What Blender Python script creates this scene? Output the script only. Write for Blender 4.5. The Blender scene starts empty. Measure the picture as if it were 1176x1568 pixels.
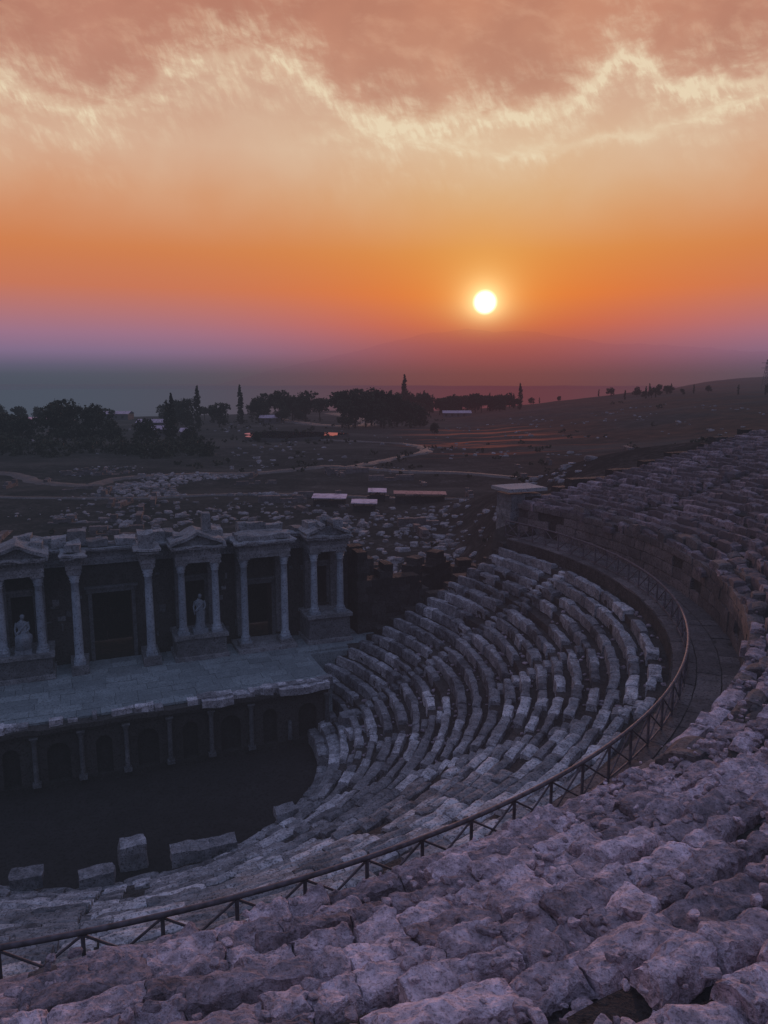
import bpy, math, random
import numpy as np
from mathutils import Vector
random.seed(7); rng=np.random.default_rng(7)
sc=bpy.context.scene
sc.view_settings.view_transform='Standard'; sc.view_settings.look='None'; sc.view_settings.exposure=0
AL=math.radians(22); CA,SA=math.cos(AL),math.sin(AL)
SC,TC=1.65,39.9
def W(s,t):
    s=s+SC; t=t+TC
    return s*CA-t*SA, s*SA+t*CA
def REL(x,y):
    return x*CA+y*SA-SC, -x*SA+y*CA-TC
def ss(x,a,b):
    x=np.clip((x-a)/(b-a),0,1); return x*x*(3-2*x)
# ---------------------------------------------------------------- noise
def _h(i,j,k,seed):
    h=(i*374761393+j*668265263+k*1440662683+seed*1274126177)&0xffffffff
    h=((h^(h>>13))*1274126177)&0xffffffff
    h=h^(h>>16)
    return h/2147483648.0-1
def vn(P,seed=0):
    I=np.floor(P).astype(np.int64); f=P-I; f=f*f*(3-2*f)
    i,j,k=I[...,0],I[...,1],I[...,2]; a,b,c=f[...,0],f[...,1],f[...,2]
    r=0
    for di in (0,1):
        for dj in (0,1):
            for dk in (0,1):
                w=(a if di else 1-a)*(b if dj else 1-b)*(c if dk else 1-c)
                r=r+w*_h(i+di,j+dj,k+dk,seed)
    return r
def disp(V,amp,freq,oc=2,gain=.5):
    D=np.zeros_like(V)
    for o in range(oc):
        for c in range(3):
            D[...,c]+=amp*(gain**o)*vn(V*freq*(2.1**o)+17.3*c,o*3+c)
    return V+D
# ---------------------------------------------------------------- mesh accumulation
class Acc:
    def __init__(s): s.V=[];s.F=[];s.T=[];s.M=[];s.n=0
    def add(s,V,F,tone=0.5,mi=0):
        V=np.asarray(V,float).reshape(-1,3); F=np.asarray(F,np.int64).reshape(-1,4)
        s.V.append(V); s.F.append(F+s.n)
        s.T.append(np.broadcast_to(np.asarray(tone,float),(len(V),)).copy() if np.ndim(tone)<1 or len(np.atleast_1d(tone))!=len(V) else np.asarray(tone,float))
        s.M.append(np.full(len(F),mi,np.int32)); s.n+=len(V)
    def make(s,name,mats,smooth=False,parent=None):
        if not isinstance(mats,(list,tuple)): mats=[mats]
        V=np.concatenate(s.V);F=np.concatenate(s.F);T=np.concatenate(s.T);M=np.concatenate(s.M)
        me=bpy.data.meshes.new(name)
        me.vertices.add(len(V)); me.vertices.foreach_set('co',V.astype(np.float32).ravel())
        me.loops.add(len(F)*4); me.loops.foreach_set('vertex_index',F.astype(np.int32).ravel())
        me.polygons.add(len(F)); me.polygons.foreach_set('loop_start',np.arange(0,len(F)*4,4,dtype=np.int32))
        for m in mats: me.materials.append(m)
        me.polygons.foreach_set('material_index',M)
        me.polygons.foreach_set('use_smooth',np.full(len(F),smooth,dtype=bool))
        a=me.attributes.new('tone','FLOAT','POINT'); a.data.foreach_set('value',T.astype(np.float32))
        me.update(calc_edges=True); me.validate()
        o=bpy.data.objects.new(name,me); sc.collection.objects.link(o)
        if parent: o.parent=parent
        return o
    def box(s,s0,s1,t0,t1,z0,z1,tone=0.5,amp=0,freq=1.5,tm=None,mi=0):
        U,F=tm if tm else T111
        S=s0+(s1-s0)*U[:,0];T=t0+(t1-t0)*U[:,1];Z=z0+(z1-z0)*U[:,2]
        x,y=W(S,T); V=np.stack([x,y,Z],1)
        if amp: V=disp(V,amp,freq)
        s.add(V,F,tone,mi)
    def lathe(s,cs,ct,prof,seg=14,tone=0.5,mi=0,local=True,ell=1.0):
        a=np.linspace(0,2*math.pi,seg,endpoint=False)
        P=np.array(prof); x0,y0=W(cs,ct) if local else (cs,ct)
        V=np.zeros((len(P),seg,3))
        V[:,:,0]=x0+P[:,:1]*np.cos(a); V[:,:,1]=y0+P[:,:1]*np.sin(a)*ell; V[:,:,2]=P[:,1:2]
        i=np.arange(len(P)-1)[:,None]*seg; j=np.arange(seg)[None]; k=(j+1)%seg
        F=np.stack([i+j,i+k,i+seg+k,i+seg+j],-1)
        s.add(V,F,tone,mi)
    def tube(s,p,q,r0,r1=None,seg=6,tone=0.5,mi=0):
        p=np.array(p,float);q=np.array(q,float); r1=r0 if r1 is None else r1
        d=q-p; d/=np.linalg.norm(d)+1e-9
        u=np.cross(d,[0,0,1.]); 
        if np.linalg.norm(u)<1e-3: u=np.array([1.,0,0])
        u/=np.linalg.norm(u); v=np.cross(d,u)
        a=np.linspace(0,2*math.pi,seg,endpoint=False)[:,None]
        A=p+r0*(np.cos(a)*u+np.sin(a)*v);B=q+r1*(np.cos(a)*u+np.sin(a)*v)
        j=np.arange(seg);k=(j+1)%seg
        s.add(np.concatenate([A,B]),np.stack([j,k,seg+k,seg+j],1),tone,mi)
def gridbox(nu,nv,nw,bottom=True):
    Vs=[];Fs=[];n=0
    def face(a,b,na,nb,fix,val):
        nonlocal n
        A,B=np.meshgrid(np.linspace(0,1,na+1),np.linspace(0,1,nb+1),indexing='ij')
        P=np.zeros(((na+1)*(nb+1),3)); P[:,a]=A.ravel();P[:,b]=B.ravel();P[:,fix]=val
        i,j=np.meshgrid(np.arange(na),np.arange(nb),indexing='ij'); q=(i*(nb+1)+j).ravel()
        f=np.stack([q,q+nb+1,q+nb+2,q+1],1)
        if (val==0)^(fix==1): f=f[:,::-1]
        Vs.append(P);Fs.append(f+n);n+=len(P)
    face(0,1,nu,nv,2,1)
    if bottom: face(0,1,nu,nv,2,0)
    face(0,2,nu,nw,1,0);face(0,2,nu,nw,1,1);face(1,2,nv,nw,0,0);face(1,2,nv,nw,0,1)
    return np.concatenate(Vs),np.concatenate(Fs)
T111=gridbox(1,1,1);T322=gridbox(4,2,2);TN=gridbox(18,10,5,False);TM=gridbox(7,4,3,False)
def polar_blocks(acc,B,tm,amp,freq,oc=2,rnd=0.05,gain=.5):
    if len(B)==0: return
    B=np.array(B); U,F=tm
    g=lambda k:B[:,k][:,None]
    u,v,w=U[:,0][None],U[:,1][None],U[:,2][None]
    r=g(0)+(g(1)-g(0))*v + g(9)*(u-.5)
    p=g(2)+(g(3)-g(2))*u
    z=g(4)+(g(5)-g(4))*w + w*(g(6)*(u-.5)+g(7)*(v-.5)) - rnd*w*(np.abs(2*u-1)**9+np.abs(2*v-1)**7)
    r=r-rnd*.6*(w**6)*(2*v-1)
    x,y=W(r*np.cos(p),r*np.sin(p))
    V=np.stack([x,y,z],-1)
    V=disp(V,amp,freq,oc,gain)
    n=len(U); FF=(F[None]+(np.arange(len(B))*n)[:,None,None]).reshape(-1,4)
    acc.add(V.reshape(-1,3),FF,np.repeat(B[:,8],n))
def rocks(acc,P,S,amp=.25,tm=None,tone=None,flat=.6):
    tm=tm or gridbox(4,4,4); U,F=tm
    q=U*2-1; l=np.linalg.norm(q,axis=1,keepdims=True); q=q/(l**.6)
    P=np.array(P);S=np.array(S); k=len(P)
    a=rng.uniform(0,6.28,k); c,s_=np.cos(a)[:,None],np.sin(a)[:,None]
    sx=S[:,None]*rng.uniform(.7,1.4,(k,1));sy=S[:,None]*rng.uniform(.6,1,(k,1));sz=S[:,None]*flat*rng.uniform(.6,1.2,(k,1))
    X=q[None,:,0]*sx;Y=q[None,:,1]*sy;Z=q[None,:,2]*sz
    V=np.stack([P[:,0:1]+X*c-Y*s_,P[:,1:2]+X*s_+Y*c,P[:,2:3]+Z],-1)
    D=np.zeros_like(V)
    for ch in range(3): D[...,ch]=vn(V/(S[:,None,None]*1.1)+31*ch+np.arange(k)[:,None,None]*3.7,ch+5)
    V=V+D*S[:,None,None]*amp
    n=len(U);FF=(F[None]+(np.arange(k)*n)[:,None,None]).reshape(-1,4)
    acc.add(V.reshape(-1,3),FF,np.repeat(rng.uniform(.2,.9,k) if tone is None else np.asarray(tone)+np.zeros(k),n))
def masonry(acc,p0,p1,thick,z0,topf,ch=.5,bl=1.0,miss=.0,amp=.03):
    p0=np.array(p0,float);p1=np.array(p1,float);L=np.linalg.norm(p1-p0);d=(p1-p0)/L;nn=np.array([-d[1],d[0]])
    U,F=T322
    z=z0;row=0
    while True:
        any_=False; x=-(row%2)*bl*.5
        while x<L:
            w=bl*random.uniform(.7,1.3); a=max(x,0);b=min(x+w,L); x+=w
            if b-a<.1: continue
            if z+ch*.6>topf((a+b)/2/L): continue
            any_=True
            if random.random()<miss: continue
            of=random.uniform(-.03,.03)
            l=a+.012+(b-a-.024)*U[:,0];m=of-thick/2+thick*U[:,1];zz=z+.008+(ch-.012)*U[:,2]
            S=p0[0]+d[0]*l+nn[0]*m;T=p0[1]+d[1]*l+nn[1]*m
            X,Y=W(S,T);acc.add(disp(np.stack([X,Y,zz],1),amp,1.7),F,random.random())
        z+=ch;row+=1
        if not any_ or z>z0+30: break
# ---------------------------------------------------------------- node helpers
def lin(c):
    r=[]
    for v in c:
        v/=255.; r.append(v/12.92 if v<=.04045 else ((v+.055)/1.055)**2.4)
    return (*r,1)
class NT:
    def __init__(s,t): s.t=t;s.n=t.nodes;s.l=t.links
    def put(s,sock,v):
        if isinstance(v,bpy.types.NodeSocket): s.l.new(v,sock)
        elif v is not None: sock.default_value=v
    def m(s,op,a,b=None,c=None,clamp=False):
        k=s.n.new('ShaderNodeMath');k.operation=op;k.use_clamp=clamp
        s.put(k.inputs[0],a)
        if b is not None:s.put(k.inputs[1],b)
        if c is not None:s.put(k.inputs[2],c)
        return k.outputs[0]
    def mix(s,f,a,b,mode='MIX'):
        k=s.n.new('ShaderNodeMix');k.data_type='RGBA';k.blend_type=mode
        s.put(k.inputs[0],f);s.put(k.inputs[6],a);s.put(k.inputs[7],b);return k.outputs[2]
    def noise(s,v,sc_,det=4,rough=.5,dist=0):
        k=s.n.new('ShaderNodeTexNoise');s.put(k.inputs['Vector'],v);k.inputs['Scale'].default_value=sc_
        k.inputs['Detail'].default_value=det;k.inputs['Roughness'].default_value=rough;k.inputs['Distortion'].default_value=dist
        return k.outputs['Fac']
    def ramp(s,f,stops):
        k=s.n.new('ShaderNodeValToRGB');s.put(k.inputs[0],f);e=k.color_ramp.elements
        while len(e)>1:e.remove(e[0])
        e[0].position=stops[0][0];e[0].color=stops[0][1]
        for p,c in stops[1:]:
            q=e.new(p);q.color=c
        return k.outputs[0]
    def sm(s,x,a,b,lo=0.,hi=1.):
        k=s.n.new('ShaderNodeMapRange');k.interpolation_type='SMOOTHSTEP'
        s.put(k.inputs[0],x);k.inputs[1].default_value=a;k.inputs[2].default_value=b;k.inputs[3].default_value=lo;k.inputs[4].default_value=hi
        return k.outputs[0]
    def comb(s,x,y,z):
        k=s.n.new('ShaderNodeCombineXYZ');s.put(k.inputs[0],x);s.put(k.inputs[1],y);s.put(k.inputs[2],z);return k.outputs[0]
    def sep(s,v):
        k=s.n.new('ShaderNodeSeparateXYZ');s.put(k.inputs[0],v);return k.outputs
# ---------------------------------------------------------------- world
SUN_EL,SUN_AZ=5.6,7.25
w=bpy.data.worlds.new('World');sc.world=w;w.use_nodes=True
try:
    w.cycles.sampling_method='MANUAL';w.cycles.sample_map_resolution=256
except Exception: pass
t=NT(w.node_tree);t.n.clear()
d=t.n.new('ShaderNodeTexCoord').outputs['Generated']
x,y,z=t.sep(d)
el=t.m('MULTIPLY',t.m('ARCSINE',z),57.2958); az=t.m('MULTIPLY',t.m('ARCTAN2',x,y),57.2958)
def E(e):return (e+5)/75.
side=[(-5,(64,72,84)),(-.6,(72,80,94)),(.5,(77,84,99)),(1.2,(96,93,116)),(2.1,(128,108,138)),(3.3,(154,114,138)),(4.8,(178,116,118)),(6.4,(198,118,90)),(9,(207,126,78)),(12.7,(208,140,100)),(15.5,(206,156,130)),(18.5,(192,140,120)),(24,(188,128,108)),(35,(150,126,146)),(60,(130,132,165))]
cen=[(-5,(90,56,64)),(-.6,(100,58,66)),(.6,(112,62,70)),(1.5,(138,70,76)),(2.6,(166,82,78)),(4,(202,94,60)),(6,(224,116,48)),(9,(220,138,68)),(12.7,(216,162,110)),(15.5,(218,180,144)),(18.5,(202,152,126)),(24,(198,137,110)),(35,(155,130,146)),(60,(130,132,165))]
e01=t.m('DIVIDE',t.m('ADD',el,5.),75.)
cs=t.ramp(e01,[(E(a),lin(b)) for a,b in side]);cc=t.ramp(e01,[(E(a),lin(b)) for a,b in cen])
da=t.m('DIVIDE',t.m('SUBTRACT',az,SUN_AZ+1),16.)
wc=t.m('EXPONENT',t.m('MULTIPLY',t.m('MULTIPLY',da,da),-1.))
col=t.mix(wc,cs,cc)
def curve(pts):
    k=t.n.new('ShaderNodeFloatCurve');c=k.mapping.curves[0]
    P=[((a+40)/80,e/40) for a,e in pts]
    c.points[0].location=(0,P[0][1]);c.points[1].location=(1,P[-1][1])
    for p in P:c.points.new(*p)
    k.mapping.update();t.put(k.inputs[1],t.m('DIVIDE',t.m('ADD',az,40.),80.));k.inputs[0].default_value=1
    return t.m('MULTIPLY',k.outputs[0],40.)
vec=t.comb(az,el,0.)
n1=t.noise(vec,.16,3,.5,.3); n2=t.noise(vec,.8,6,.62,.2)
vst=t.comb(t.m('ADD',t.m('MULTIPLY',az,.5),t.m('MULTIPLY',el,.55)),t.m('SUBTRACT',el,t.m('MULTIPLY',az,.12)),7.)
n3=t.noise(vst,.7,6,.6,.25)
n4=t.noise(t.comb(t.m('ADD',az,t.m('MULTIPLY',el,.5)),t.m('MULTIPLY',el,.45),2.),1.9,5,.6,.2)
warp=t.m('ADD',t.m('MULTIPLY',t.m('SUBTRACT',n1,.5),2.4),t.m('ADD',t.m('MULTIPLY',t.m('SUBTRACT',n2,.5),1.6),t.m('MULTIPLY',t.m('SUBTRACT',n4,.5),.8)))
b1=curve([(-27.2,18.0),(-24.5,17.6),(-20.5,16.8),(-16.8,17.6),(-14.2,19.4),(-9.5,21.0),(-4.6,19.6),(-2.6,17.6),(1.5,17.0),(6.5,17.3),(12.5,17.8),(16.6,19.8),(19,18.2),(26.5,18)])
b2=curve([(-27.2,13.4),(-20,13.6),(-10,15),(-3,16.5),(3,15.9),(8.5,15.3),(12,15.2),(18,16.),(27,17.2)])
elw=t.m('ADD',el,warp)
d1=t.m('SUBTRACT',elw,b1);d2=t.m('SUBTRACT',elw,b2)
def gauss(v,w_):
    q=t.m('DIVIDE',v,w_);return t.m('EXPONENT',t.m('MULTIPLY',t.m('MULTIPLY',q,q),-1.))
soft=t.sm(n3,.36,.68);soft2=t.sm(n4,.36,.66)
patch=t.sm(t.noise(vec,.11,2,.5),.32,.6)
right=t.sm(az,-8.,2.)
strength=t.m('MULTIPLY',t.m('ADD',.4,t.m('MULTIPLY',right,.55)),t.m('ADD',.5,t.m('MULTIPLY',patch,.5)))
r1=t.m('MULTIPLY',t.m('MULTIPLY',gauss(d1,.5),strength),t.m('ADD',.6,t.m('MULTIPLY',soft2,.45)))
r1b=t.m('MULTIPLY',t.m('MULTIPLY',gauss(d1,2.7),t.m('MULTIPLY',soft,soft2)),.6)
r1c=t.m('MULTIPLY',gauss(d1,1.7),t.m('ADD',.08,t.m('MULTIPLY',soft,.26)))
r2=t.m('MULTIPLY',t.m('MULTIPLY',gauss(d2,.4),right),t.m('ADD',.25,t.m('MULTIPLY',soft,.4)))
cream_low=t.m('MULTIPLY',t.m('MULTIPLY',t.sm(d1,1.2,-1.6),t.sm(el,8.,16.)),t.m('ADD',.25,t.m('MULTIPLY',t.sm(n1,.3,.7),.25)))
col=t.mix(cream_low,col,lin((222,196,168)))
above=t.m('MULTIPLY',t.sm(d1,0.,2.5),t.sm(n1,.3,.65))
col=t.mix(t.m('MULTIPLY',above,.5),col,lin((172,118,100)))
wis=t.m('MULTIPLY',t.m('MULTIPLY',t.sm(n3,.45,.75),t.sm(el,16.,21.)),.3)
col=t.mix(wis,col,lin((220,172,142)))
rr=t.m('ADD',t.m('ADD',t.m('ADD',r1,r1b),r1c),r2,clamp=True)
col=t.mix(t.m('MULTIPLY',rr,.88),col,lin((234,216,184)))
# sun glow
ea,aa=math.radians(SUN_EL),math.radians(SUN_AZ)
S=(math.cos(ea)*math.sin(aa),math.cos(ea)*math.cos(aa),math.sin(ea))
dp=t.n.new('ShaderNodeVectorMath');dp.operation='DOT_PRODUCT';t.put(dp.inputs[0],d);dp.inputs[1].default_value=S
ang=t.m('MULTIPLY',t.m('ARCCOSINE',t.m('MINIMUM',dp.outputs['Value'],.9999999)),57.2958)
def vadd(a,b): return t.mix(1.,a,b,'ADD')
def scol(f,c):
    k=t.n.new('ShaderNodeVectorMath');k.operation='SCALE';k.inputs[0].default_value=c[:3];t.put(k.inputs['Scale'],f);return k.outputs[0]
low=t.sm(el,2.,5.5)
col=vadd(col,scol(t.m('MULTIPLY',t.m('EXPONENT',t.m('DIVIDE',ang,-.8)),low),(1.2,1.3,.7)))
col=vadd(col,scol(t.m('MULTIPLY',t.m('EXPONENT',t.m('DIVIDE',ang,-2.8)),low),(.16,.22,.05)))
col=vadd(col,scol(t.sm(ang,.95,.4),(2.,1.95,1.6)))
bk=t.sm(y,.25,-.75)
back=t.ramp(e01,[(E(-5),(.07,.08,.11,1)),(E(0),(.24,.25,.39,1)),(E(15),(.40,.39,.58,1)),(E(60),(.33,.38,.58,1))])
col=t.mix(bk,col,back)
col=t.mix(t.sm(el,28.,60.),col,(.31,.36,.56,1))
bg=t.n.new('ShaderNodeBackground');t.put(bg.inputs[0],col);bg.inputs[1].default_value=1.0
sky=t.n.new('ShaderNodeTexSky');sky.sky_type='NISHITA';sky.sun_disc=False;sky.sun_elevation=ea;sky.sun_rotation=aa
bg2=t.n.new('ShaderNodeBackground');t.put(bg2.inputs[0],sky.outputs[0]);bg2.inputs[1].default_value=.0006
ad=t.n.new('ShaderNodeAddShader');t.l.new(bg.outputs[0],ad.inputs[0]);t.l.new(bg2.outputs[0],ad.inputs[1])
o=t.n.new('ShaderNodeOutputWorld');t.l.new(ad.outputs[0],o.inputs[0])
L=bpy.data.lights.new('sun','SUN');L.energy=1.0;L.angle=math.radians(.6);L.color=(1,.5,.42)
lo=bpy.data.objects.new('sun',L);sc.collection.objects.link(lo)
lo.rotation_euler=Vector(S).to_track_quat('Z','Y').to_euler()
# ---------------------------------------------------------------- materials
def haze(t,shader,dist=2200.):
    # aerial perspective painted in as emission: black-lifting veil near by, full haze far away
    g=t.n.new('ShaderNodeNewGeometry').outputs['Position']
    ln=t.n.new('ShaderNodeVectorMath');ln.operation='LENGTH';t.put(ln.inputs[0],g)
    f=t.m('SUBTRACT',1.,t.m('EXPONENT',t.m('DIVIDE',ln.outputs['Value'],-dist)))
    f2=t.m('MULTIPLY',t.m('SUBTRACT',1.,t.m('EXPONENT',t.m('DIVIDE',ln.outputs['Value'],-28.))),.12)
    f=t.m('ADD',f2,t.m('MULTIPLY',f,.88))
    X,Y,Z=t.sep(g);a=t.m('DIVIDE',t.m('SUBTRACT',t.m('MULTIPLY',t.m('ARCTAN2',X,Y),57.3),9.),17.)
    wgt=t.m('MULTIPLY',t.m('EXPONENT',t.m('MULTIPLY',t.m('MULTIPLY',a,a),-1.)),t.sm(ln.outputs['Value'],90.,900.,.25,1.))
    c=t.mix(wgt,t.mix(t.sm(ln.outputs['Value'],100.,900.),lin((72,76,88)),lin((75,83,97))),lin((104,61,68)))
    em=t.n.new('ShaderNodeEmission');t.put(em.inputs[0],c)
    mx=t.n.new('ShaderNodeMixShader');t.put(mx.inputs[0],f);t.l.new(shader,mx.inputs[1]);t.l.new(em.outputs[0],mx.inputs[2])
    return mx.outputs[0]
def stone(name,dark,light,sc_=1.,bump=.5,rough=.9,hz=1,spec=.1,lo_=.42,hi_=1.0,tw=.3,pitk=.75):
    m=bpy.data.materials.new(name);m.use_nodes=True;t=NT(m.node_tree);b=t.n['Principled BSDF']
    g=t.n.new('ShaderNodeNewGeometry').outputs['Position']
    at=t.n.new('ShaderNodeAttribute');at.attribute_name='tone'
    n1=t.noise(g,.3*sc_,2,.6);n2=t.noise(g,2.6*sc_,5,.72);n3=t.noise(g,13*sc_,3,.7)
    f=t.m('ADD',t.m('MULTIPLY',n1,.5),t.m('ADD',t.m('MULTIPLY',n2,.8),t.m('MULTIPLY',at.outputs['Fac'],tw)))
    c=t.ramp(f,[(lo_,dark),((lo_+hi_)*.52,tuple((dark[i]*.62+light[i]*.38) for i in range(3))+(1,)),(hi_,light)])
    pit=t.sm(n3,.5,.36)
    c=t.mix(t.m('MULTIPLY',pit,pitk),c,tuple(v*.5 for v in dark[:3])+(1,))
    t.put(b.inputs['Base Color'],c);b.inputs['Roughness'].default_value=rough;b.inputs['Specular IOR Level'].default_value=spec
    bp=t.n.new('ShaderNodeBump');bp.inputs['Strength'].default_value=bump;bp.inputs['Distance'].default_value=.1
    t.put(bp.inputs['Height'],t.m('ADD',t.m('MULTIPLY',n2,.8),t.m('MULTIPLY',n3,.45)));t.l.new(bp.outputs[0],b.inputs['Normal'])
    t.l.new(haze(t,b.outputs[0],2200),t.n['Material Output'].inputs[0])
    return m
def C(*a):return (*a,1)
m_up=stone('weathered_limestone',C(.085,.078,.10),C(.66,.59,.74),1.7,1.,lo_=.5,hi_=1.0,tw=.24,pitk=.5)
m_low=stone('seat_marble',C(.045,.052,.068),C(.46,.50,.60),1.,.7,lo_=.5,hi_=1.06)
m_base=stone('shaded_earth_and_stone',C(.014,.014,.016),C(.07,.07,.078),1.,.8)  # earth and stone, colour darkened to give shadowed gaps between the benches
m_walk=stone('walkway_paving',C(.042,.041,.049),C(.13,.124,.142),.8,.5)
m_stage=stone('stage_pavement',C(.088,.12,.148),C(.19,.25,.30),.8,.25,.8)
m_fac=stone('facade_marble',C(.038,.046,.058),C(.21,.24,.285),.9,.6)
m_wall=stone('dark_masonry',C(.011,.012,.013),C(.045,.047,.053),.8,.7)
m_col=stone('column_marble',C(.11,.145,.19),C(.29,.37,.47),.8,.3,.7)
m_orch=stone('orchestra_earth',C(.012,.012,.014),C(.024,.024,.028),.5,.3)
m_rub=stone('rubble_stone',C(.035,.036,.044),C(.26,.27,.32),.7,.6)
m_road=stone('gravel_path',C(.05,.052,.06),C(.10,.102,.115),.3,.3)
m_rail=bpy.data.materials.new('rail_metal');m_rail.use_nodes=True
_t=NT(m_rail.node_tree);b=_t.n['Principled BSDF'];_g=_t.n.new('ShaderNodeNewGeometry').outputs['Position']
_t.put(b.inputs['Base Color'],_t.ramp(_t.noise(_g,6,4),[(.35,C(.04,.037,.048)),(.7,C(.10,.095,.13))]));b.inputs['Metallic'].default_value=.1;b.inputs['Roughness'].default_value=.7;b.inputs['Specular IOR Level'].default_value=.25
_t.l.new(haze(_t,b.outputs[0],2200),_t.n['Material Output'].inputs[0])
def leafmat(name,a,b_):
    m=bpy.data.materials.new(name);m.use_nodes=True;t=NT(m.node_tree);b=t.n['Principled BSDF']
    at=t.n.new('ShaderNodeAttribute');at.attribute_name='tone'
    t.put(b.inputs['Base Color'],t.mix(at.outputs['Fac'],a,b_));b.inputs['Roughness'].default_value=.9;b.inputs['Specular IOR Level'].default_value=.1
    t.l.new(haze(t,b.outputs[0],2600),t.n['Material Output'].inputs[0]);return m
m_leaf=leafmat('foliage',C(.012,.015,.012),C(.036,.042,.03));m_bark=leafmat('bark',C(.02,.017,.014),C(.05,.04,.035))
# ---------------------------------------------------------------- theatre levels
RI,NLOW,DRL,DZL,ZL=11.2,20,.75,.41,-19.2
R_RAIL=26.75;ZD=-10.7;R_UP=28.8;NUP=28;DRU=.76;ZU=-8.6
def kup(p):
    q=-np.degrees(p)
    q=np.where(q>90,180-q,q)
    return .22+.27*ss(q,-10,55)
def zup(r,p): return ZU+kup(p)*(r-R_UP)
def endlow(r): return math.asin(min(.95,5.2/r))
def endup(r): return math.asin(7.2/r)
AIS=[math.radians(a) for a in (-4,-26,-48,-70,-92-4,-114,-136,-158,-178)]
def in_aisle(p,r,hw=.42):
    for a in AIS:
        if abs(p-a)*r<hw: return True
    return False
def stepped(acc,rows,pe,n):
    V=[];
    for r,zf in rows:
        e=pe(r);p=np.linspace(e,-math.pi-e,n);x,y=W(r*np.cos(p),r*np.sin(p));V.append(np.stack([x,y,zf(p)+0*p],1))
    V=np.array(V);i,j=np.meshgrid(np.arange(len(rows)-1),np.arange(n-1),indexing='ij');q=(i*n+j).ravel()
    Vd=disp(V.reshape(-1,3),.05,.9)
    acc.add(Vd,np.stack([q,q+1,q+n+1,q+n],1),.4)
a=Acc();rows=[(RI-.02,lambda p:-20.7)]
for i in range(NLOW):
    r=RI+DRL*i;zv=ZL+DZL*i
    rows+=[(r,lambda p,z=zv:z-.06),(r+DRL-.01,lambda p,z=zv:z-.06)]
rows+=[(26.2,lambda p:ZD-.02),(R_UP+.05,lambda p:ZD)]
stepped(a,rows,endlow,500);a.make('lower_seating_foundation',m_base)
a=Acc();rows=[(R_UP,lambda p:ZD-.3)]
for i in range(NUP):
    r=R_UP+.02+DRU*i
    rows+=[(r,lambda p,r=r:zup(r,p)-.05),(r+DRU-.01,lambda p,r=r:zup(r,p)-.05)]
stepped(a,rows,endup,700);a.make('upper_seating_foundation',m_base)
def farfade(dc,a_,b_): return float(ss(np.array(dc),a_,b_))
def seats(n,r0,dr,zf,pe,hs,depth,miss,tiltk,name,mat,upper):
    near=[];mid=[];near_st=[]
    for i in range(n):
        r=r0+dr*i;e=pe(r);p=e-.01
        while p>-math.pi-e:
            wd=(random.uniform(.4,1.5) if upper else random.uniform(.7,2.0))/r;p1=p-wd
            mp=(p+p1)/2
            x,y=W(r*math.cos(mp),r*math.sin(mp));dc=math.hypot(x,y)
            zz=float(zf(r,np.array(mp)))
            tone=random.random()-(1.1*farfade(dc,16,40) if upper else .45*farfade(dc,18,50))  # random tone plus painted sun shading: stones darker away from the camera
            if in_aisle(mp,r,.55):
                al=min(AIS,key=lambda q:abs(q-mp));hw=.42/r
                near_st.append([r-.36,r+.02,al-hw,al+hw,zz-.5,zz-.17+random.uniform(-.02,.02),random.gauss(0,.03),0,tone,0])
                near_st.append([r+.0,r+.36,al-hw,al+hw,zz-.4,zz+.03+random.uniform(-.02,.02),random.gauss(0,.03),0,tone,0])
                p=al-hw-.03/r if p1<al else p1
                if p>al-hw: p=al-hw-.03/r
                continue
            disorder=float(vn(np.array([x*.12,y*.12,i*.05]),9))
            if random.random()<miss*(1+2*max(0,disorder)):
                p=p1;continue
            tk=tiltk*(1+1.5*max(0,disorder))
            top=zz+hs+random.gauss(0,.015+tk*.4)
            B=[r-.06+random.gauss(0,.01+tk*.3),r+depth+random.gauss(0,.04+tk*.5),p1+.008/r*random.uniform(.5,3),p-.008/r,zz-.42,top,random.gauss(0,tk),random.gauss(0,tk),tone,random.gauss(0,tk)]
            (near if (dc<19 and upper) else mid).append(B)
            p=p1
    acc=Acc()
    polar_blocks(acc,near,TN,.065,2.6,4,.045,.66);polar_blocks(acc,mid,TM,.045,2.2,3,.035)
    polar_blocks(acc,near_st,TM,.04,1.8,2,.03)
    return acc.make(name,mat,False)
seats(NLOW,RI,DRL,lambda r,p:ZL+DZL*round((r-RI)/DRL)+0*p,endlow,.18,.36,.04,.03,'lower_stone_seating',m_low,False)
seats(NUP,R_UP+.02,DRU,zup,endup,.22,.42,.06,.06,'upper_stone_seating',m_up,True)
P=[];S_=[];TT=[]
for i in range(6400):
    r=random.uniform(R_UP,48);p=random.uniform(-2.9,-.1);dz=0
    if i<5600:
        p=random.gauss(-1.3,.35);on=random.random()<.35
        r=R_UP+DRU*random.randrange(0,13)+(random.uniform(.0,.4) if on else random.gauss(.62,.1));dz=.2 if on else 0.
    x,y=W(r*math.cos(p),r*math.sin(p));dc=math.hypot(x,y)
    if dc<1.2: continue
    P.append((x,y,float(zup(R_UP+.02+DRU*math.floor((r-R_UP)/DRU),np.array(p)))+dz+.02));S_.append(random.uniform(.025,.085)*(2. if random.random()<.07 else 1));TT.append(random.random()-1.1*farfade(dc,16,40))  # loose stones carry the same painted shading in their tone
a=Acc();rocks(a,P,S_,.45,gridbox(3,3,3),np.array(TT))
P=[];S_=[]
for i in range(1100):
    i_=random.randrange(NLOW);r=RI+DRL*i_+random.uniform(.4,.7);p=random.uniform(-3.2,.1)
    x,y=W(r*math.cos(p),r*math.sin(p));P.append((x,y,ZL+DZL*i_));S_.append(random.uniform(.04,.13))
rocks(a,P,S_,.3,gridbox(3,3,3),.1);a.make('loose_stones',m_up,False)
a=Acc();B=[]
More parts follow.
